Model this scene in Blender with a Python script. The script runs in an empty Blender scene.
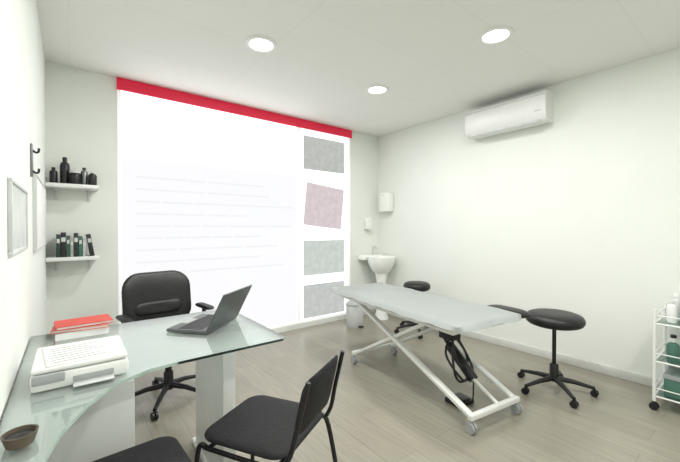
import bpy, bmesh, math, random
from mathutils import Vector, Matrix
random.seed(4)
PI = math.pi
S = bpy.context.scene
C = S.collection
try:
    S.view_settings.view_transform = 'Standard'
except Exception:
    pass

# ---------------------------------------------------------------- materials
def mat(name, col, rough=.5, metal=0, var=.04, scale=12, bump=0, emit=None, estr=0, coat=0):
    m = bpy.data.materials.new(name); m.use_nodes = True
    nt = m.node_tree; b = nt.nodes['Principled BSDF']
    tc = nt.nodes.new('ShaderNodeTexCoord'); n = nt.nodes.new('ShaderNodeTexNoise')
    n.inputs['Scale'].default_value = scale; n.inputs['Detail'].default_value = 4
    nt.links.new(tc.outputs['Object'], n.inputs['Vector'])
    r = nt.nodes.new('ShaderNodeValToRGB')
    a = [max(0, c*(1-var)) for c in col]; z = [min(1, c*(1+var)) for c in col]
    r.color_ramp.elements[0].position = .3; r.color_ramp.elements[1].position = .7
    r.color_ramp.elements[0].color = (*a, 1); r.color_ramp.elements[1].color = (*z, 1)
    nt.links.new(n.outputs['Fac'], r.inputs['Fac']); nt.links.new(r.outputs['Color'], b.inputs['Base Color'])
    b.inputs['Roughness'].default_value = rough; b.inputs['Metallic'].default_value = metal
    b.inputs['Coat Weight'].default_value = coat
    if bump:
        bp = nt.nodes.new('ShaderNodeBump'); bp.inputs['Strength'].default_value = bump; bp.inputs['Distance'].default_value = .01
        nt.links.new(n.outputs['Fac'], bp.inputs['Height']); nt.links.new(bp.outputs['Normal'], b.inputs['Normal'])
    if emit:
        b.inputs['Emission Color'].default_value = (*emit, 1); b.inputs['Emission Strength'].default_value = estr
    return m

def floor_mat():
    m = bpy.data.materials.new('laminate_floor'); m.use_nodes = True
    nt = m.node_tree; b = nt.nodes['Principled BSDF']; N = nt.nodes.new; L = nt.links.new
    tc = N('ShaderNodeTexCoord'); mp = N('ShaderNodeMapping'); mp.inputs['Rotation'].default_value = (0, 0, PI/2)
    L(tc.outputs['Object'], mp.inputs['Vector'])
    br = N('ShaderNodeTexBrick'); br.inputs['Scale'].default_value = 1
    br.inputs['Brick Width'].default_value = 1.25; br.inputs['Row Height'].default_value = .19
    br.inputs['Mortar Size'].default_value = .002; br.offset = .37
    br.inputs['Color1'].default_value = (.345, .325, .265, 1); br.inputs['Color2'].default_value = (.305, .287, .232, 1)
    br.inputs['Mortar'].default_value = (.24, .225, .18, 1)
    L(mp.outputs['Vector'], br.inputs['Vector'])
    m2 = N('ShaderNodeMapping'); m2.inputs['Scale'].default_value = (22, 1.6, 1); L(tc.outputs['Object'], m2.inputs['Vector'])
    no = N('ShaderNodeTexNoise'); no.inputs['Scale'].default_value = 2; no.inputs['Detail'].default_value = 6; L(m2.outputs['Vector'], no.inputs['Vector'])
    r = N('ShaderNodeValToRGB'); r.color_ramp.elements[0].position = .3; r.color_ramp.elements[1].position = .7
    r.color_ramp.elements[0].color = (.76, .75, .73, 1); r.color_ramp.elements[1].color = (1, 1, 1, 1)
    L(no.outputs['Fac'], r.inputs['Fac'])
    mx = N('ShaderNodeMix'); mx.data_type = 'RGBA'; mx.blend_type = 'MULTIPLY'; mx.inputs[0].default_value = .8
    L(br.outputs['Color'], mx.inputs[6]); L(r.outputs['Color'], mx.inputs[7]); L(mx.outputs[2], b.inputs['Base Color'])
    b.inputs['Roughness'].default_value = .3
    return m

def ceiling_mat():
    m = bpy.data.materials.new('ceiling_tiles'); m.use_nodes = True
    nt = m.node_tree; b = nt.nodes['Principled BSDF']; N = nt.nodes.new; L = nt.links.new
    tc = N('ShaderNodeTexCoord')
    br = N('ShaderNodeTexBrick'); br.inputs['Scale'].default_value = 1; br.offset = 0
    br.inputs['Brick Width'].default_value = 1.2; br.inputs['Row Height'].default_value = .6; br.inputs['Mortar Size'].default_value = .006
    br.inputs['Color1'].default_value = (.845, .855, .82, 1); br.inputs['Color2'].default_value = (.835, .845, .81, 1)
    br.inputs['Mortar'].default_value = (.81, .82, .785, 1)
    L(tc.outputs['Object'], br.inputs['Vector']); L(br.outputs['Color'], b.inputs['Base Color'])
    b.inputs['Roughness'].default_value = .9
    return m

def glow(name, col, strength, var=0, scale=3):
    m = bpy.data.materials.new(name); m.use_nodes = True
    nt = m.node_tree; nt.nodes.clear(); N = nt.nodes.new; L = nt.links.new
    o = N('ShaderNodeOutputMaterial'); e = N('ShaderNodeEmission'); e.inputs['Strength'].default_value = strength
    tc = N('ShaderNodeTexCoord'); n = N('ShaderNodeTexNoise'); n.inputs['Scale'].default_value = scale; n.inputs['Detail'].default_value = 5
    r = N('ShaderNodeValToRGB'); r.color_ramp.elements[0].position = .35; r.color_ramp.elements[1].position = .65
    r.color_ramp.elements[0].color = (*[c*(1-var) for c in col], 1); r.color_ramp.elements[1].color = (*[c*(1+var) for c in col], 1)
    L(tc.outputs['Object'], n.inputs['Vector']); L(n.outputs['Fac'], r.inputs['Fac']); L(r.outputs['Color'], e.inputs['Color'])
    L(e.outputs['Emission'], o.inputs['Surface'])
    return m

def glass(name, tint, body, fac, rough=.08):
    m = bpy.data.materials.new(name); m.use_nodes = True
    nt = m.node_tree; b = nt.nodes['Principled BSDF']; o = nt.nodes['Material Output']; N = nt.nodes.new; L = nt.links.new
    b.inputs['Base Color'].default_value = (*body, 1); b.inputs['Roughness'].default_value = rough
    t = N('ShaderNodeBsdfTransparent'); t.inputs['Color'].default_value = (*tint, 1)
    fr = N('ShaderNodeFresnel'); fr.inputs['IOR'].default_value = 1.5
    ma = N('ShaderNodeMath'); ma.operation = 'ADD'; ma.use_clamp = True; ma.inputs[1].default_value = fac
    L(fr.outputs['Fac'], ma.inputs[0])
    mx = N('ShaderNodeMixShader'); L(ma.outputs[0], mx.inputs['Fac'])
    gl = N('ShaderNodeBsdfGlossy'); gl.inputs['Color'].default_value = (.96, 1, .98, 1); gl.inputs['Roughness'].default_value = rough
    mi = N('ShaderNodeMixShader'); mi.inputs['Fac'].default_value = .65
    L(b.outputs[0], mi.inputs[1]); L(gl.outputs[0], mi.inputs[2])
    L(t.outputs[0], mx.inputs[1]); L(mi.outputs[0], mx.inputs[2]); L(mx.outputs[0], o.inputs['Surface'])
    return m

M = dict(
    wall=mat('wall_paint', (.80, .825, .785), .85, var=.012, scale=3, bump=.03),
    floor=floor_mat(), ceil=ceiling_mat(),
    base=mat('baseboard_paint', (.64, .65, .62), .5),
    white=mat('white_plastic', (.82, .83, .81), .35, var=.015),
    metalw=mat('white_metal', (.83, .84, .82), .35, var=.015),
    black=mat('black_plastic', (.008, .008, .009), .4),
    fabric=mat('black_fabric', (.008, .008, .010), .75, var=.3, scale=80, bump=.2),
    leather=mat('black_leather', (.008, .008, .009), .42, var=.2, scale=40, bump=.15),
    chrome=mat('chrome', (.70, .71, .72), .25, 1, var=.02),
    steel=mat('dark_steel', (.22, .23, .24), .35, .9),
    glass=glass('green_glass', (.965, .992, .98), (.86, .92, .89), .20, .05),
    edge=mat('glass_edge', (.66, .80, .73), .2),
    clear=glass('clear_green_glass', (.62, .82, .74), (.34, .48, .43), .25),
    sheet=mat('table_sheet', (.60, .635, .62), .8, var=.015, scale=6, bump=.12),
    pad=mat('table_pad', (.57, .60, .585), .6),
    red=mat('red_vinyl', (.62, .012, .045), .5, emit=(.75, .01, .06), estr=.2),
    redf=mat('red_folder', (.60, .08, .06), .55),
    redf2=mat('faded_red_folder', (.70, .22, .18), .55),
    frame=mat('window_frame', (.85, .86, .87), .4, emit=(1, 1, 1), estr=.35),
    paper=mat('paper', (.83, .83, .81), .8),
    screen=mat('laptop_shell', (.11, .118, .12), .38, .3),
    lcd=mat('laptop_lcd', (.03, .035, .045), .12),
    grey=mat('grey_plastic', (.38, .40, .40), .4),
    lgrey=mat('light_grey_plastic', (.62, .64, .63), .4),
    wood=mat('dark_wood', (.10, .075, .05), .5, var=.3),
    green=mat('green_plastic', (.07, .17, .13), .4),
    ceram=mat('ceramic', (.86, .88, .85), .4, var=.01),
    mirror=mat('picture_glass', (.72, .745, .73), .25, .1),
)

# ---------------------------------------------------------------- mesh helpers
def loft(bm, rings, cap=True):
    vs = [[bm.verts.new(p) for p in r] for r in rings]; n = len(rings[0])
    for a, b in zip(vs, vs[1:]):
        for i in range(n):
            bm.faces.new((a[i], a[(i+1) % n], b[(i+1) % n], b[i]))
    if cap:
        bm.faces.new(list(reversed(vs[0]))); bm.faces.new(vs[-1])

def box(bm, x0, x1, y0, y1, z0, z1, bev=.004, mtx=None):
    r = bmesh.ops.create_cube(bm, size=1)['verts']
    for v in r:
        v.co = Vector(((x0+x1)/2+v.co.x*(x1-x0), (y0+y1)/2+v.co.y*(y1-y0), (z0+z1)/2+v.co.z*(z1-z0)))
    if mtx: bmesh.ops.transform(bm, matrix=mtx, verts=r)
    if bev:
        bev = min(bev, .45*min(x1-x0, y1-y0, z1-z0))
        es = list({e for v in r for e in v.link_edges})
        bmesh.ops.bevel(bm, geom=es, offset=bev, segments=2, affect='EDGES', profile=.5)

def tube(bm, pts, r, n=10, r2=None):
    pts = [Vector(p) for p in pts]; rings = []
    up = None
    for i, p in enumerate(pts):
        t = (pts[min(i+1, len(pts)-1)]-pts[max(i-1, 0)]).normalized()
        if up is None:
            up = Vector((0, 0, 1)) if abs(t.z) < .9 else Vector((1, 0, 0))
        s = t.cross(up).normalized(); up = s.cross(t).normalized()
        rr = r if r2 is None else r+(r2-r)*i/(len(pts)-1)
        rings.append([p+s*math.cos(2*PI*k/n)*rr+up*math.sin(2*PI*k/n)*rr for k in range(n)])
    loft(bm, rings)

def curve_pts(pts, seg=6):
    P = [Vector(p) for p in pts]; P = [P[0]]+P+[P[-1]]; out = []
    for i in range(1, len(P)-2):
        for k in range(seg):
            t = k/seg; a, b, c, d = P[i-1:i+3]
            out.append(.5*((2*b)+(c-a)*t+(2*a-5*b+4*c-d)*t*t+(3*b-a-3*c+d)*t**3))
    out.append(P[-2]); return out

def lathe(bm, prof, c=(0, 0, 0), n=24, mtx=None):
    rings = [[Vector((c[0]+r*math.cos(2*PI*k/n), c[1]+r*math.sin(2*PI*k/n), c[2]+z)) for k in range(n)] for r, z in prof]
    if mtx: rings = [[mtx @ p for p in r] for r in rings]
    loft(bm, rings)

def rrect(w, d, r, n=6):
    r = min(r, w/2-1e-4, d/2-1e-4); out = []
    for cx, cy, a0 in ((w/2-r, d/2-r, 0), (-w/2+r, d/2-r, PI/2), (-w/2+r, -d/2+r, PI), (w/2-r, -d/2+r, 1.5*PI)):
        for k in range(n+1):
            a = a0+PI/2*k/n; out.append((cx+r*math.cos(a), cy+r*math.sin(a)))
    return out

def cushion(bm, w, d, t, r, fn=None, power=4, mtx=None):
    """padded rounded panel in XY centred on the origin"""
    ol = rrect(w, d, r); rings = []
    ss = [.02, .3, .55, .75, .88, .95, .985, 1]
    for sgn, seq in ((1, ss), (-1, ss[::-1])):
        for s in seq:
            z = sgn*t/2*max(0, (1-s**power))**.5
            if s == 1 and sgn == -1: continue
            rings.append([Vector((x*s, y*s, z)) for x, y in ol])
    if fn: rings = [[fn(p) for p in q] for q in rings]
    if mtx: rings = [[mtx @ p for p in q] for q in rings]
    loft(bm, rings)

def prism(bm, pts, z0, z1):
    loft(bm, [[Vector((x, y, z0)) for x, y in pts], [Vector((x, y, z1)) for x, y in pts]])

def obj(name, bm, m, parent=None, label=None):
    bmesh.ops.recalc_face_normals(bm, faces=bm.faces)
    for e in bm.edges:
        e.smooth = not (len(e.link_faces) == 2 and e.calc_face_angle(0) > math.radians(38))
    for f in bm.faces: f.smooth = True
    me = bpy.data.meshes.new(name); bm.to_mesh(me); bm.free()
    me.materials.append(M[m] if isinstance(m, str) else m)
    o = bpy.data.objects.new(name, me); C.objects.link(o)
    if parent: o.parent = parent
    if label: o['label'] = label
    return o

def tag(o, label, cat, group=None, kind=None):
    o['label'] = label; o['category'] = cat
    if group: o['group'] = group
    if kind: o['kind'] = kind
    return o

def thing(name, label, cat, loc=(0, 0, 0), rz=0, group=None):
    o = bpy.data.objects.new(name, None); C.objects.link(o); o.empty_display_size = .1
    o.location = loc; o.rotation_euler = (0, 0, math.radians(rz))
    return tag(o, label, cat, group)

def B(): return bmesh.new()
def bobj(name, args, m, parent=None, bev=.004, label=None, mtx=None):
    bm = B(); box(bm, *args, bev=bev, mtx=mtx); return obj(name, bm, m, parent, label)
def struct(o, label=None):
    o['kind'] = 'structure'
    if label: o['label'] = label
    return o

# ---------------------------------------------------------------- room
XL, XR, YB, YF, H = -.15, 3.6, 3.67, -1.3, 2.6
WX0, WX1, WZ0 = .34, 3.06, .06
struct(bobj('floor', (XL-.1, XR+.1, YF-.1, YB+.1, -.1, 0), 'floor', bev=0), 'light grey-beige laminate floor')
struct(bobj('ceiling', (XL-.1, XR+.1, YF-.1, YB+.1, H, H+.1), 'ceil', bev=0), 'off-white panelled ceiling')
struct(bobj('wall_left', (XL-.1, XL, YF-.1, YB+.1, 0, H), 'wall', bev=0), 'white wall on the left')
struct(bobj('wall_right', (XR, XR+.1, YF-.1, YB+.1, 0, H), 'wall', bev=0), 'white wall on the right')
struct(bobj('wall_front', (XL, XR, YF-.1, YF, 0, H), 'wall', bev=0), 'white wall behind the viewer')
bm = B()
box(bm, XL, WX0, YB, YB+.1, 0, H, 0); box(bm, WX1, XR, YB, YB+.1, 0, H, 0); box(bm, WX0, WX1, YB, YB+.1, 0, WZ0, 0)
struct(obj('wall_back', bm, 'wall'), 'white wall around the glazed shopfront')
struct(bobj('baseboard_right', (XR-.014, XR, YF, YB, 0, .075), 'base', bev=.003))
bm = B(); box(bm, XL+.014, WX0, YB-.014, YB, 0, .075, .003); box(bm, WX1, XR-.014, YB-.014, YB, 0, .075, .003)
struct(obj('baseboard_back', bm, 'base'))
struct(bobj('baseboard_left', (XL, XL+.014, YF, YB, 0, .075), 'base', bev=.003))

# glazed shopfront
bm = B()
TZ = 1.90; MX = 2.235
box(bm, WX0, WX0+.03, YB, YB+.07, WZ0, H); box(bm, WX1-.035, WX1, YB, YB+.07, WZ0, H)
box(bm, WX0+.03, WX1-.035, YB, YB+.07, WZ0, WZ0+.03); box(bm, WX0+.03, WX1-.035, YB, YB+.07, H-.03, H)
win = struct(obj('window_1', bm, 'frame'), 'large bright frosted shopfront window')
bobj('mullion', (MX-.02, MX+.02, YB+.002, YB+.06, WZ0+.03, H-.03), 'frame', win)
bobj('transom', (WX0+.03, MX-.02, YB+.005, YB+.055, TZ-.010, TZ+.010), 'frame', win)
for z in (1.90, 1.145, .575):
    bobj('glazing_bar', (MX+.02, WX1-.035, YB+.005, YB+.055, z-.025, z+.025), 'frame', win)
G1 = glow('daylight_upper', (1, .99, 1), 2.2, .008, 1.2)
G2 = glow('daylight_lower', (.97, .972, .985), 1.01, .008, 1)
G3 = glow('daylight_side', (.98, .98, 1), 1.8, .01, 1)
bobj('pane', (WX0+.03, MX-.02, YB+.03, YB+.04, TZ+.010, H-.03), G1, win, 0, 'brilliant white upper frosted pane')
bobj('pane', (WX0+.03, MX-.02, YB+.03, YB+.04, WZ0+.03, TZ-.010), G2, win, 0, 'slightly cooler white frosted pane')
bobj('pane', (MX+.02, WX1-.035, YB+.03, YB+.04, WZ0+.03, H-.03), G3, win, 0)
GL = glow('faint_lettering', (.91, .913, .925), 1.0, .01, 8)
bm = B(); rr = random.Random(2)
for row in range(9):
    z = 1.72-row*.115; x = .48
    end = 1.95-rr.random()*.4
    while x < end:
        w = .16+rr.random()*.3
        box(bm, x, x+w, YB+.024, YB+.029, z, z+.018, 0); x += w+.02
obj('lettering', bm, GL, win, 'faint illegible lines of frosted lettering')
tag(bobj('header_strip', (WX0-.005, WX1+.01, YB-.03, YB-.003, 2.49, 2.595), 'red'), 'long crimson strip running along the top of the bright window', 'strip')

def poster(nm, x0, x1, z0, z1, col, lab, rot=0, var=.07):
    cx, cz = (x0+x1)/2, (z0+z1)/2
    g = glow('print_'+nm, col, 1.0, var, 14)
    bm = B(); box(bm, x0-cx, x1-cx, -.002, .002, z0-cz, z1-cz, 0)
    o = obj('window_poster', bm, g); o.location = (cx, YB-.004, cz); o.rotation_euler = (0, math.radians(rot), 0)
    tag(o, lab, 'poster', 'square prints on the window')
poster('a', 2.30, 2.95, 1.99, 2.41, (.52, .54, .51), 'dark grey square print, topmost on the bright window')
poster('b', 2.32, 2.92, 1.26, 1.80, (.70, .61, .63), 'pale pinkish tilted square print on the bright window', 6)
poster('c', 2.30, 2.95, .65, 1.09, (.61, .66, .62), 'pale grey-green square print just above the lowest one on window')
poster('d', 2.30, 2.95, .11, .53, (.56, .58, .56), 'grey square print, lowest on the bright window near floor')

# ceiling lights
GD = glow('downlight_glow', (1, .98, .93), 7)
def downlight(x, y, lab, e=12):
    t = thing('ceiling_light', lab, 'ceiling light', (x, y, H), 0, 'recessed round ceiling lights')
    bm = B(); n = 32
    prof = [(.082, -.004), (.088, -.012), (.108, -.010), (.115, -.001), (.082, -.001)]
    rings = [[Vector((r*math.cos(2*PI*k/n), r*math.sin(2*PI*k/n), z)) for k in range(n)] for r, z in prof]
    loft(bm, rings, False); obj('trim_ring', bm, 'white', t)
    bm = B(); lathe(bm, [(.082, -.001), (.082, -.005), (.06, -.007)], n=32); obj('diffuser', bm, GD, t)
    l = bpy.data.lights.new('downlight_lamp', 'AREA'); l.shape = 'DISK'; l.size = .15; l.energy = e; l.color = (1, .99, .96)
    o = bpy.data.objects.new('downlight_lamp', l); C.objects.link(o); o.location = (x, y, H-.012)
downlight(1.11, 2.35, 'round recessed ceiling light directly above the office chair side, nearest the red strip', 14)
downlight(2.36, 2.42, 'smallest round recessed ceiling light, farthest back in the room', 14)
downlight(2.35, 1.23, 'round recessed ceiling light nearest the air conditioner and above the treatment table', 13)
downlight(1.11, 1.0, 'round recessed ceiling light above the visitor chairs, out of view', 26)
downlight(1.8, -.4, 'added round ceiling light behind the viewer for ambient fill, out of view', 25)  # extra unseen lamp, added to raise the ambient light

# air conditioner on right wall
t = thing('air_conditioner', 'white split air conditioner mounted high on the right wall under the ceiling', 'air conditioner', (XR, 1.72, 2.235))
def extr(bm, prof, y0, y1):
    loft(bm, [[Vector((x, y, z)) for x, z in prof] for y in (y0, y1)])
bm = B(); extr(bm, [(0, .02), (-.06, 0), (-.13, .005), (-.175, .04), (-.190, .09), (-.195, .18), (-.19, .24), (-.165, .28), (-.12, .29), (0, .29)], -.405, .405)
obj('body', bm, 'white', t)
bm = B(); box(bm, -.17, -.155, -.35, .35, -.035, .035, .004)
lv = obj('louver', bm, 'lgrey', t); lv.matrix_local = Matrix.Translation((-.155, 0, .02)) @ Matrix.Rotation(math.radians(58), 4, 'Y') @ Matrix.Translation((.1625, 0, 0))
bobj('seam', (-.1965, -.19, -.405, .405, .245, .249), 'lgrey', t, 0)
bobj('display', (-.197, -.19, -.36, -.31, .10, .108), 'lgrey', t, .001)
bobj('vent_grille', (-.11, -.02, -.36, .36, .288, .293), 'grey', t, .001)

# ---------------------------------------------------------------- wall shelves and contents
SZ = 1.02
for nm, z, lab in (('a', 1.60, 'upper white wall shelf holding black bottles'), ('b', SZ, 'lower white wall shelf holding a row of books')):
    t = thing('wall_shelf', lab, 'shelf', (XL, YB, z), 0, 'white shelves left of the window')
    bobj('board', (.002, .34, -.22, -.002, -.03, 0), 'white', t, .003)
    for x in (.06, .28):
        bm = B(); box(bm, x-.008, x+.008, -.15, -.002, -.042, -.03, .001); box(bm, x-.008, x+.008, -.014, -.002, -.12, -.042, .001)
        obj('bracket', bm, 'lgrey', t)
def jar(x, y, z, r, h, m, lab, cap='black', grp='black bottles on the upper shelf', neck=True):
    t = thing('bottle', lab, 'bottle', (x, y, z), 0, grp)
    bm = B(); lathe(bm, [(r*.9, 0), (r, .008), (r, h*.68), (r*.85, h*.78), (r*.4, h*.84), (r*.4, h*.88)] if neck else [(r*.9, 0), (r, .006), (r, h*.76), (r*.95, h*.78)], n=18); obj('body', bm, m, t)
    bm = B(); rc = r*.48 if neck else r*1.03; z0 = h*.87 if neck else h*.78
    lathe(bm, [(rc, z0), (rc, h*.98), (rc*.85, h)], n=18); obj('cap', bm, cap, t)
    return t
jar(-.10, 3.54, 1.60, .026, .13, 'black', 'small black bottle at the wall end of the upper shelf')
jar(-.03, 3.56, 1.60, .032, .22, 'black', 'tallest black bottle on the upper shelf')
jar(.035, 3.52, 1.60, .036, .12, 'black', 'squat black jar with pale lid on the upper shelf', 'lgrey', neck=False)
jar(.095, 3.56, 1.60, .027, .15, 'steel', 'slim dark grey bottle on the upper shelf')
jar(.15, 3.53, 1.60, .030, .12, 'black', 'black bottle at the window end of the upper shelf', 'lgrey')
cols = [(.02, .05, .04), (.015, .015, .02), (.03, .09, .06), (.35, .37, .34), (.02, .03, .03), (.05, .14, .10), (.5, .52, .5), (.02, .02, .025)]
names = ['very dark green book nearest the left wall', 'black book second from the left wall', 'forest green book third from the left wall', 'grey paperback in the middle of the row',
         'near-black slim book right of the grey paperback', 'mid green book among the dark ones', 'pale book near the window end of the row', 'black book leaning at the window end of the row']
x = -.085
for i, c in enumerate(cols):
    w = [.026, .034, .022, .02, .03, .024, .018, .03][i]*.95; h = [.18, .195, .17, .15, .19, .165, .145, .18][i]
    t = thing('book', names[i]+' on the lower shelf', 'book', (x, 3.47, SZ), 0, 'books on the lower shelf')
    cm = mat('book_cover', c, .5)
    bm = B(); box(bm, 0, w, 0, .004, 0, h, .001); box(bm, 0, .003, .004, .15, 0, h, 0); box(bm, w-.003, w, .004, .15, 0, h, 0); obj('cover', bm, cm, t)
    bobj('pages', (.003, w-.003, .004, .145, .004, h-.004), 'paper', t, 0)
    bobj('spine_label', (.003, w-.003, -.0008, .0006, h*.62, h*.8), 'lgrey', t, 0)
    if i == 7: t.rotation_euler = (0, math.radians(-9), 0); t.location.x += .030
    x += w+.003

# left wall pieces
t = thing('picture_frame', 'thin pale framed picture hung on the left wall above the desk', 'picture', (XL, 1.70, 1.285))
bm = B()
for a in ((-.25, .25, .108, .12), (-.25, .25, -.12, -.108), (-.25, -.238, -.108, .108), (.238, .25, -.108, .108)):
    box(bm, 0, .012, *a, .002)
obj('frame', bm, 'lgrey', t); bobj('print', (0, .006, -.238, .238, -.108, .108), 'mirror', t, 0)
t = thing('notice_board', 'white notice board on the left wall between picture and corner', 'board', (XL, 2.78, 1.33))
bobj('panel', (0, .014, -.42, .42, -.19, .19), 'paper', t, .002)
bm = B()
for a in ((-.43, .43, .19, .2), (-.43, .43, -.2, -.19), (-.43, -.42, -.19, .19), (.42, .43, -.19, .19)): box(bm, 0, .018, *a, .001)
obj('frame', bm, 'lgrey', t)
t = thing('wall_hook', 'small dark double coat hook on the left wall above the picture', 'hook', (XL, 2.25, 1.58))
bobj('backplate', (0, .010, -.02, .02, -.08, .08), 'steel', t)
for z in (.05, -.05):
    bm = B(); tube(bm, curve_pts([(.008, 0, z), (.02, 0, z-.010), (.03, 0, z-.005), (.032, 0, z+.012)]), .005, 8); obj('hook', bm, 'black', t)

# ---------------------------------------------------------------- desk
t = thing('desk', 'L-shaped office desk with clear green-tinted glass top and white supports', 'desk', (0, 0, 0))
pts = [(.79, 1.42), (.79, 2.12), (.74, 2.16), (-.145, 2.16), (-.145, .82), (-.075, .82), (-.055, .95), (-.02, 1.1), (.04, 1.23), (.12, 1.34), (.22, 1.395), (.32, 1.405), (.77, 1.405)]
bm = B(); prism(bm, pts, .731, .741); top = obj('glass_top', bm, 'glass', t)
bm = B(); n = len(pts)
rv = [[bm.verts.new((p[0], p[1], z)) for p in pts] for z in (.7308, .7412)]
for i in range(n):
    bm.faces.new((rv[0][i], rv[0][(i+1) % n], rv[1][(i+1) % n], rv[1][i]))
bmesh.ops.solidify(bm, geom=bm.faces[:], thickness=.001)
obj('glass_edge', bm, 'edge', top)
bobj('end_panel', (.56, .62, 1.60, 2.05, .03, .70), 'metalw', t, .003)
bobj('foot_rail', (.55, .63, 1.60, 2.1, .0, .03), 'metalw', t, .006)
bobj('side_panel', (-.14, -.115, .9, 1.35, 0, .70), 'metalw', t, .003)
bobj('rail', (-.12, .60, 1.80, 1.83, .685, .715), 'metalw', t, .003)
for (a, b_) in ((.59, 1.66), (.59, 2.0), (-.127, .97), (-.127, 1.28), (.17, 1.6), (.17, 1.95), (-.1, 1.95)):
    bm = B(); lathe(bm, [(.016, .66 if -.11 < a < .3 else .70), (.016, .7305)], (a, b_, 0), 14); obj('standoff', bm, 'chrome', t)
t = thing('drawer_pedestal', 'white three-drawer pedestal under the glass desk by the left wall', 'drawers', (.035, 1.77, 0))
bobj('body', (-.16, .16, -.23, .23, .03, .66), 'metalw', t, .004)
for k in range(3):
    d = bobj('drawer', (-.155, .155, .231, .246, .05+k*.2, .24+k*.2), 'white', t, .003)
    bobj('handle', (-.05, .05, .247, .262, .14+k*.2, .152+k*.2), 'chrome', d, .002)
for x in (-.13, .13):
    for y in (-.2, .2):
        bm = B(); lathe(bm, [(.018, 0), (.018, .03)], (x, y, 0), 12); obj('foot', bm, 'black', t)

# printer
t = thing('printer', 'flat white desktop printer with papers on its lid, left end of the desk', 'printer', (.035, 1.54, .741))
bobj('body', (-.135, .125, -.14, .14, .0, .052), 'white', t, .012)
bobj('scanner_lid', (-.133, .123, -.135, .135, .054, .070), 'white', t, .008)
bobj('control_panel', (-.13, -.05, -.148, -.135, .025, .055), 'grey', t, .004)
bobj('paper_slot', (-.03, .08, -.143, -.138, .014, .032), 'grey', t, .001)
bobj('paper_tray', (-.03, .08, -.175, -.14, .006, .011), 'lgrey', t, .002)
t = thing('printed_sheet', 'sheets of printed paper lying on top of the white printer', 'paper', (.025, 1.53, .8112), 5)
bobj('page', (-.095, .085, -.11, .115, 0, .004), 'paper', t, 0)
bm = B()
for k in range(7): box(bm, -.08, .07-.02*(k % 3), -.09+.027*k, -.082+.027*k, .0040, .0046, 0)
obj('text_lines', bm, 'grey', t)

# paper stack and folders
t = thing('paper_stack', 'thin stack of white paper under the red folders behind the printer', 'paper', (.045, 2.07, .741))
bobj('pages', (-.10, .10, -.07, .07, 0, .030), 'paper', t, 0)
bobj('top_sheet', (-.10, .10, -.071, .07, .0302, .0312), 'lgrey', t, 0)
for k, (m_, lab) in enumerate((('redf2', 'faded red folder, lower of the two on the paper stack'), ('redf', 'bright red folder lying on top of the small stack on the desk'))):
    t = thing('folder', lab, 'folder', (.042+.008*k, 2.07, .773+.016*k), -5+9*k, 'red folders stacked on the desk')
    bm = B(); box(bm, -.108, .108, -.075, .075, 0, .003, 0); box(bm, -.108, .108, -.075, .075, .012, .015, 0); box(bm, -.108, -.105, -.075, .075, .003, .012, 0); obj('cover', bm, m_, t)
    bobj('papers', (-.104, .104, -.071, .071, .003, .012), 'paper', t, 0)

# small wooden bowl
t = thing('small_bowl', 'small dark brown bowl at the near left end of the desk', 'bowl', (-.095, 1.10, .741))
bm = B(); n = 20
rings = [[Vector((r*math.cos(2*PI*k/n), r*math.sin(2*PI*k/n), z)) for k in range(n)] for r, z in ((.02, .0), (.026, .001), (.034, .028), (.030, .028), (.022, .006))]
loft(bm, rings); obj('body', bm, 'wood', t)
bm = B(); lathe(bm, [(.022, .008), (.026, .020), (.012, .024)], n=16); obj('contents', bm, 'black', t)

# laptop
t = thing('laptop', 'open dark grey laptop on the right end of the glass desk', 'laptop', (.55, 1.855, .7415), 41)
W = .15
bobj('base', (-W, W, -.108, .108, .002, .018), 'screen', t, .004)
bm = B()
for r in range(5):
    for c in range(12): box(bm, -.135+c*.0228, -.116+c*.0228, -.070+r*.026+.0, -.050+r*.026, .018, .0195, 0)
obj('keyboard', bm, 'black', t)
bobj('touchpad', (-.045, .045, .064, .102, .018, .0188), 'grey', t, 0)
mx = Matrix.Translation((0, -.106, .016)) @ Matrix.Rotation(math.radians(27), 4, 'X')
bm = B(); box(bm, -W, W, -.006, .002, .002, .20, .003, mx); sc = obj('screen', bm, 'screen', t)
bm = B(); box(bm, -W+.01, W-.01, .002, .0032, .015, .19, 0, mx); obj('display', bm, 'lcd', sc)
bm = B(); tube(bm, [(-.1, -.107, .017), (.1, -.107, .017)], .005, 8); obj('hinge', bm, 'black', t)

# ---------------------------------------------------------------- office chair
def caster(bm, x, y, r=.027):
    for s in (-.011, .011):
        tube(bm, [(x+s-.007, y, r), (x+s+.007, y, r)], r, 16)
    tube(bm, [(x, y, r), (x, y, r*2.3)], .008, 8)
def star_base(t, R, m, hub_z=.09, cast_r=.027, rot=0):
    for k in range(5):
        a = 2*PI*k/5+rot; ca, sa = math.cos(a), math.sin(a)
        bm = B(); tube(bm, [(ca*.02, sa*.02, hub_z+.01), (ca*R*.5, sa*R*.5, hub_z), (ca*R, sa*R, cast_r*2+.012)], .022, 10, .012); obj('base_arm', bm, m, t)
        bm = B(); caster(bm, ca*R, sa*R, cast_r); obj('caster', bm, 'black', t)
t = thing('office_chair', 'black high-back swivel office chair with armrests behind the desk', 'chair', (.56, 2.74, 0), 8)
star_base(t, .28, 'black', .10, rot=.3)
bm = B(); lathe(bm, [(.035, .08), (.032, .2), (.028, .21), (.022, .212), (.022, .37), (.05, .38), (.05, .40)], n=18); obj('gas_lift', bm, 'black', t)
bm = B(); cushion(bm, .48, .46, .11, .12, mtx=Matrix.Translation((0, -.02, .455))); obj('seat', bm, 'leather', t)
def bend(p): return Vector((p.x, p.y, p.z+.9*p.x*p.x))
mb = Matrix.Translation((0, .25, .695)) @ Matrix.Rotation(math.radians(-8), 4, 'X') @ Matrix.Rotation(math.radians(90), 4, 'X')
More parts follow.
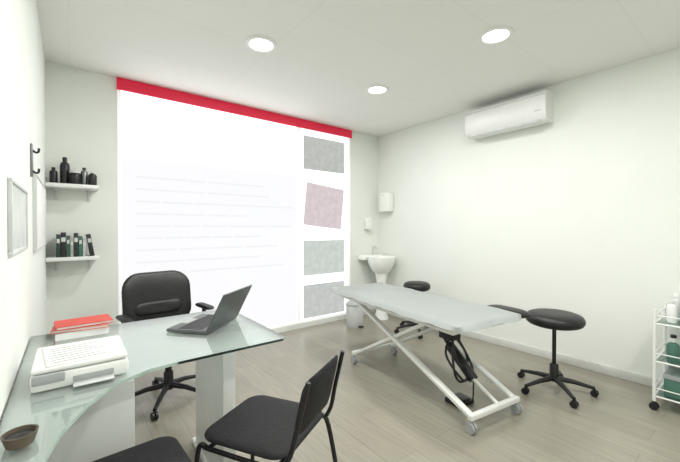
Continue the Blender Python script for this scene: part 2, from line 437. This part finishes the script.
bm = B(); cushion(bm, .49, .43, .09, .13, bend, mtx=mb); bk = obj('backrest', bm, 'leather', t)
bm = B(); cushion(bm, .34, .10, .05, .045, bend, mtx=mb @ Matrix.Translation((0, -.06, .035))); obj('lumbar_pad', bm, 'leather', bk)
bm = B(); tube(bm, curve_pts([(0, .05, .40), (0, .24, .40), (0, .31, .47), (0, .31, .63)]), .022, 10); obj('back_support', bm, 'black', t)
for s in (-1, 1):
    bm = B(); tube(bm, curve_pts([(s*.2, .05, .42), (s*.275, .04, .44), (s*.28, .03, .58), (s*.275, .02, .62)]), .016, 10)
    ar = obj('armrest', bm, 'black', t)
    bm = B(); cushion(bm, .06, .25, .035, .029, mtx=Matrix.Translation((s*.275, .01, .635))); obj('arm_pad', bm, 'leather', ar)

# ---------------------------------------------------------------- visitor chair and padded stool
t = thing('visitor_chair', 'black padded visitor chair angled beside the right end of the desk', 'chair', (.635, 1.30, 0), 30)
bm = B(); cushion(bm, .37, .39, .055, .07, mtx=Matrix.Translation((0, .0, .445))); obj('seat', bm, 'fabric', t)
mb = Matrix.Translation((0, -.250, .615)) @ Matrix.Rotation(math.radians(13), 4, 'X') @ Matrix.Rotation(math.radians(90), 4, 'X')
bm = B(); cushion(bm, .31, .22, .026, .05, lambda p: Vector((p.x, p.y, p.z-.7*p.x*p.x)), mtx=mb); obj('backrest', bm, 'fabric', t)
for s in (-1, 1):
    bm = B(); tube(bm, curve_pts([(s*.18, .15, .415), (s*.183, .19, .38), (s*.19, .215, 0.0)]), .010, 10)
    l = obj('leg', bm, 'black', t); bm = B(); lathe(bm, [(.013, 0), (.013, .025)], (s*.19, .214, 0), 12); obj('rubber_foot', bm, 'black', l)
    bm = B(); tube(bm, curve_pts([(s*.17, -.16, .42), (s*.18, -.2, .38), (s*.19, -.27, 0.0)]), .010, 10)
    l = obj('leg', bm, 'black', t); bm = B(); lathe(bm, [(.013, 0), (.013, .025)], (s*.19, -.269, 0), 12); obj('rubber_foot', bm, 'black', l)
    bm = B(); tube(bm, curve_pts([(s*.18, .15, .412), (s*.18, -.14, .412), (s*.176, -.205, .45), (s*.164, -.24, .58), (s*.160, -.275, .725)]), .009, 10); obj('back_frame', bm, 'black', t)
for y, w in ((-.16, .17), (.14, .18)):
    bm = B(); tube(bm, [(-w, y, .412), (w, y, .412)], .009, 8); obj('crossbar', bm, 'black', t)

t = thing('padded_stool', 'low black padded square stool before the desk at the bottom edge', 'stool', (.135, 1.27, 0), 3)
bm = B(); cushion(bm, .38, .36, .07, .06, mtx=Matrix.Translation((0, 0, .44))); obj('seat', bm, 'fabric', t)
for sx in (-1, 1):
    for sy in (-1, 1):
        bm = B(); tube(bm, [(sx*.125, sy*.115, .41), (sx*.145, sy*.135, 0)], .012, 10); obj('leg', bm, 'black', t)
bm = B(); box(bm, -.14, .14, -.13, .13, .39, .41, .004); obj('seat_frame', bm, 'black', t)

# ---------------------------------------------------------------- treatment table
t = thing('treatment_table', 'height-adjustable treatment table with pale covered top and white scissor frame', 'treatment table', (2.22, 1.9, 0), -8)
bm = B(); cushion(bm, .65, 1.59, .05, .09, power=10, mtx=Matrix.Translation((0, 0, .635))); mt = obj('mattress', bm, 'pad', t)
bm = B()
nx, ny = 32, 60
grid = []
for j in range(ny+1):
    row = []
    for i in range(nx+1):
        u = -1+2*i/nx; v = -1+2*j/ny
        x = u*.340; y = v*.815
        dx = .340-abs(x); dy = .815-abs(y); q = min(dx, dy)
        rr_ = .10
        qx = max(0, abs(x)-(.340-rr_)); qy = max(0, abs(y)-(.815-rr_)); h_ = math.hypot(qx, qy)
        if h_ > rr_:
            x -= math.copysign(qx-qx*rr_/h_, x); y -= math.copysign(qy-qy*rr_/h_, y)
        f = max(0, 1-q/.07)
        z = .670-.036*(1-math.sqrt(max(0, 1-f*f)))+.003*math.sin(y*13+x*9)+.0015*math.sin(x*30-y*8)-(.003*math.sin(y*34+x*20) if f > .5 else 0)*f
        row.append(bm.verts.new((x, y, z)))
    grid.append(row)
for j in range(ny):
    for i in range(nx): bm.faces.new((grid[j][i], grid[j][i+1], grid[j+1][i+1], grid[j+1][i]))
bmesh.ops.solidify(bm, geom=bm.faces[:], thickness=.003)
obj('fitted_cover', bm, 'sheet', t, 'pale grey fitted cover')
bm = B()
for s in (-1, 1): box(bm, s*.24-.018, s*.24+.018, -.70, .70, .580, .610, .004)
for y in (-.68, 0, .68): box(bm, -.22, .22, y-.018, y+.018, .580, .608, .004)
obj('top_frame', bm, 'metalw', t)
def beam(bm, a, b, w=.045, d=.026):
    a = Vector(a); b = Vector(b); dr = (b-a); L_ = dr.length
    q = dr.to_track_quat('Z', 'X').to_matrix().to_4x4()
    box(bm, -d/2, d/2, -w/2, w/2, 0, L_, .005, Matrix.Translation(a) @ q)
for s in (-1, 1):
    bm = B(); beam(bm, (.03+s*.215, -.77, .10), (s*.24, .40, .585)); obj('scissor_beam', bm, 'metalw', t)
    bm = B(); beam(bm, (s*.195, .47, .10), (s*.205, -.42, .585)); obj('scissor_beam', bm, 'metalw', t)
for y, z in ((.40, .58), (-.42, .58)):
    bm = B(); tube(bm, [(-.25, y, z), (.25, y, z)], .012, 10); obj('cross_axle', bm, 'metalw', t)
bm = B(); box(bm, -.215, .27, -.807, -.773, .08, .115, .005); obj('base_bar', bm, 'metalw', t)
bm = B(); box(bm, -.25, .25, .463, .497, .08, .115, .005); obj('base_bar', bm, 'metalw', t)
for x, y in ((-.20, -.79), (.255, -.79), (-.235, .48), (.235, .48)):
    bm = B(); caster(bm, x, y, .034); obj('caster', bm, 'grey', t)
bm = B(); tube(bm, [(.06, -.60, .20), (0.06, -.38, .38)], .036, 14); tube(bm, [(.06, -.38, .38), (.06, -.18, .58)], .018, 12); obj('lift_motor', bm, 'black', t)
bm = B(); tube(bm, [(.06, -.79, .11), (.06, -.58, .21)], .013, 10); obj('motor_strut', bm, 'metalw', t)
bm = B(); box(bm, -.05, .05, -.50, -.38, .45, .55, .008); obj('control_box', bm, 'black', t)
bm = B(); tube(bm, curve_pts([(.06, -.55, .25), (-.05, -.55, .33), (-.02, -.48, .50), (.10, -.44, .42), (.13, -.54, .22), (.03, -.52, .16), (-.06, -.54, .25), (-.02, -.48, .4)]), .009, 8); obj('cable', bm, 'black', t)
bm = B(); tube(bm, curve_pts([(0, -.44, .46), (-.08, -.48, .36), (-.06, -.58, .24), (.06, -.54, .18), (.13, -.48, .32), (.05, -.44, .46)]), .008, 8); obj('cable', bm, 'black', t)
bm = B(); box(bm, -.04, .12, -.56, -.43, .0, .03, .006); box(bm, -.01, .09, -.55, -.48, .028, .042, .006); tube(bm, curve_pts([(.04, -.56, .02), (.05, -.60, .05), (.06, -.60, .2)]), .005, 6); obj('foot_pedal', bm, 'black', t)
bm = B(); cushion(bm, .15, .33, .06, .07, mtx=Matrix.Translation((.425, -.60, .630))); ar = obj('arm_rest', bm, 'leather', t, 'black padded arm rest')
bm = B(); tube(bm, [(.22, -.60, .592), (.44, -.60, .592)], .012, 8); obj('bracket', bm, 'black', ar)

# ---------------------------------------------------------------- stools
def stool(lab, r=.2, h=.58, base='black'):
    t = thing('rolling_stool', lab, 'stool', (0, 0, 0), 0, 'black rolling stools')
    star_base(t, .26, base, .085, .024, rot=.2)
    bm = B(); lathe(bm, [(.032, .075), (.03, .2), (.026, .205), (.014, .207), (.014, h-.12), (.05, h-.11), (.09, h-.09)], n=18); obj('gas_lift', bm, base, t)
    bm = B(); cushion(bm, 2*r, 2*r, .105, r, power=6, mtx=Matrix.Translation((0, 0, h-.05))); obj('seat', bm, 'leather', t)
    bm = B(); tube(bm, [(.05, 0, h-.105), (.15, .04, h-.11)], .006, 8); obj('lever', bm, 'black', t)
    return t
s1 = stool('black round rolling stool standing in the open at the near end of treatment table', .2, .60); s1.location = (2.93, 1.06, 0)
s3 = stool('black round stool against the right wall behind the middle of treatment table', .16, .60); s3.location = (3.28, 2.68, 0)

# ---------------------------------------------------------------- corner: washbasin, dispenser, bin
t = thing('washbasin', 'white pedestal washbasin in the far right corner behind the table', 'washbasin', (3.38, 3.38, 0))
bm = B(); n = 28
def oval(rx, ry, z, oy=0): return [Vector((rx*math.cos(2*PI*k/n), oy+ry*math.sin(2*PI*k/n), z)) for k in range(n)]
loft(bm, [oval(.08, .08, .62), oval(.13, .12, .66), oval(.18, .17, .75), oval(.20, .19, .84), oval(.20, .19, .855), oval(.17, .16, .855), oval(.14, .13, .80), oval(.08, .07, .74), oval(.02, .02, .735)])
obj('bowl', bm, 'ceram', t)
bm = B(); loft(bm, [oval(.10, .10, 0), oval(.10, .10, .02), oval(.07, .07, .1), oval(.065, .065, .5), oval(.09, .09, .64)]); obj('pedestal', bm, 'ceram', t)
bobj('ledge', (-.19, .19, .14, .285, .80, .868), 'ceram', t, .015)
bm = B(); tube(bm, curve_pts([(0, .17, .868), (0, .17, .96), (0, .12, .98), (0, .07, .95)]), .011, 10); tp = obj('tap', bm, 'chrome', t)
bm = B(); tube(bm, [(0, .17, .96), (0, .19, 1.01)], .007, 8); obj('lever', bm, 'chrome', tp)
t = thing('towel_dispenser', 'white paper towel dispenser on the right wall above the washbasin', 'dispenser', (XR, 3.45, 1.48))
bobj('body', (-.11, 0, -.10, .10, .0, .27), 'ceram', t, .02)
bobj('slot', (-.09, -.04, -.08, .08, -.004, .002), 'lgrey', t, 0)
bm = B(); lathe(bm, [(.010, 0), (.010, .003)], (0, 0, 0), 12, Matrix.Translation((-.110, 0, .235)) @ Matrix.Rotation(-PI/2, 4, 'Y')); obj('lock', bm, 'lgrey', t)
t = thing('soap_dispenser', 'small white soap dispenser on the back wall above the washbasin', 'dispenser', (3.36, YB, 1.20))
bobj('body', (-.045, .045, -.08, 0, .03, .20), 'ceram', t, .012)
bobj('push_bar', (-.035, .035, -.09, -.078, .03, .085), 'white', t, .004)
bm = B(); tube(bm, [(0, -.045, .031), (0, -.045, .0)], .008, 8); obj('nozzle', bm, 'lgrey', t)
t = thing('pedal_bin', 'small grey pedal bin by the window behind the treatment table', 'bin', (2.86, 3.34, 0))
bm = B(); lathe(bm, [(.105, 0), (.11, .01), (.11, .26), (.108, .265)], n=24); obj('body', bm, 'lgrey', t)
bm = B(); lathe(bm, [(.113, .265), (.113, .285), (.09, .305), (.04, .315)], n=24); obj('lid', bm, 'grey', t)
bobj('pedal', (-.03, .03, -.145, -.105, .012, .022), 'black', t, .003)

# ---------------------------------------------------------------- trolley on the right
t = thing('trolley', 'wheeled trolley with green glass shelves and pale metal posts by the right wall', 'trolley', (3.335, .32, 0))
hx, hy = .175, .20
for sx in (-1, 1):
    for sy in (-1, 1):
        bm = B(); tube(bm, [(sx*hx, sy*hy, .06), (sx*hx, sy*hy, .69)], .010, 10); obj('post', bm, 'metalw', t)
        bm = B(); caster(bm, sx*hx, sy*hy, .025); obj('caster', bm, 'black', t)
for z in (.09, .33, .59):
    bm = B(); box(bm, -hx+.005, hx-.005, -hy+.005, hy-.005, z, z+.008, .001); sh = obj('shelf', bm, 'clear', t)
    for s in (-1, 1):
        for dz, rad in ((.004, .006), (.06, .004)):
            bm = B(); tube(bm, [(s*hx, -hy, z+dz), (s*hx, hy, z+dz)], rad, 8); obj('rail', bm, 'metalw', sh)
            bm = B(); tube(bm, [(-hx, s*hy, z+dz), (hx, s*hy, z+dz)], rad, 8); obj('rail', bm, 'metalw', sh)
TG = 'bottles on the trolley'
jar(3.27, .45, .598, .028, .15, 'white', 'white bottle on the top trolley shelf at the window side', 'lgrey', TG)
jar(3.36, .44, .598, .030, .19, 'lgrey', 'taller pale grey bottle on the top trolley shelf', 'white', TG)
jar(3.30, .36, .598, .026, .13, 'green', 'small green bottle on the top trolley shelf', 'white', TG)
jar(3.25, .44, .338, .035, .15, 'green', 'green bottle with white cap on the middle trolley shelf', 'white', TG)
jar(3.34, .45, .338, .035, .16, 'white', 'white bottle on the middle trolley shelf', 'black', TG)
for i, (x0, y0, z0, w, d, h, m_, lab) in enumerate(((3.20, .30, .098, .16, .18, .15, 'green', 'green storage box on the lowest trolley shelf'), (3.375, .30, .098, .10, .18, .18, 'lgrey', 'pale grey storage box on the lowest trolley shelf'))):
    q = thing('storage_box', lab, 'box', (x0, y0, z0), 0, 'boxes on the trolley')
    bobj('body', (0, w, 0, d, 0, h*.8), m_, q, .006); bobj('lid', (-.003, w+.003, -.003, d+.003, h*.8+.0005, h), 'grey', q, .004)

# ---------------------------------------------------------------- world, camera
w = bpy.data.worlds.new('World'); S.world = w; w.use_nodes = True
w.node_tree.nodes['Background'].inputs[0].default_value = (.9, .95, 1, 1); w.node_tree.nodes['Background'].inputs[1].default_value = .6
cam = bpy.data.cameras.new('Camera'); co = bpy.data.objects.new('Camera', cam); C.objects.link(co)
cam.sensor_width = 36; cam.lens = 344/680*36; cam.clip_start = .02
co.location = (0, 0, 1.25); co.rotation_euler = (math.radians(90-.5), 0, math.radians(-38.13))
S.camera = co
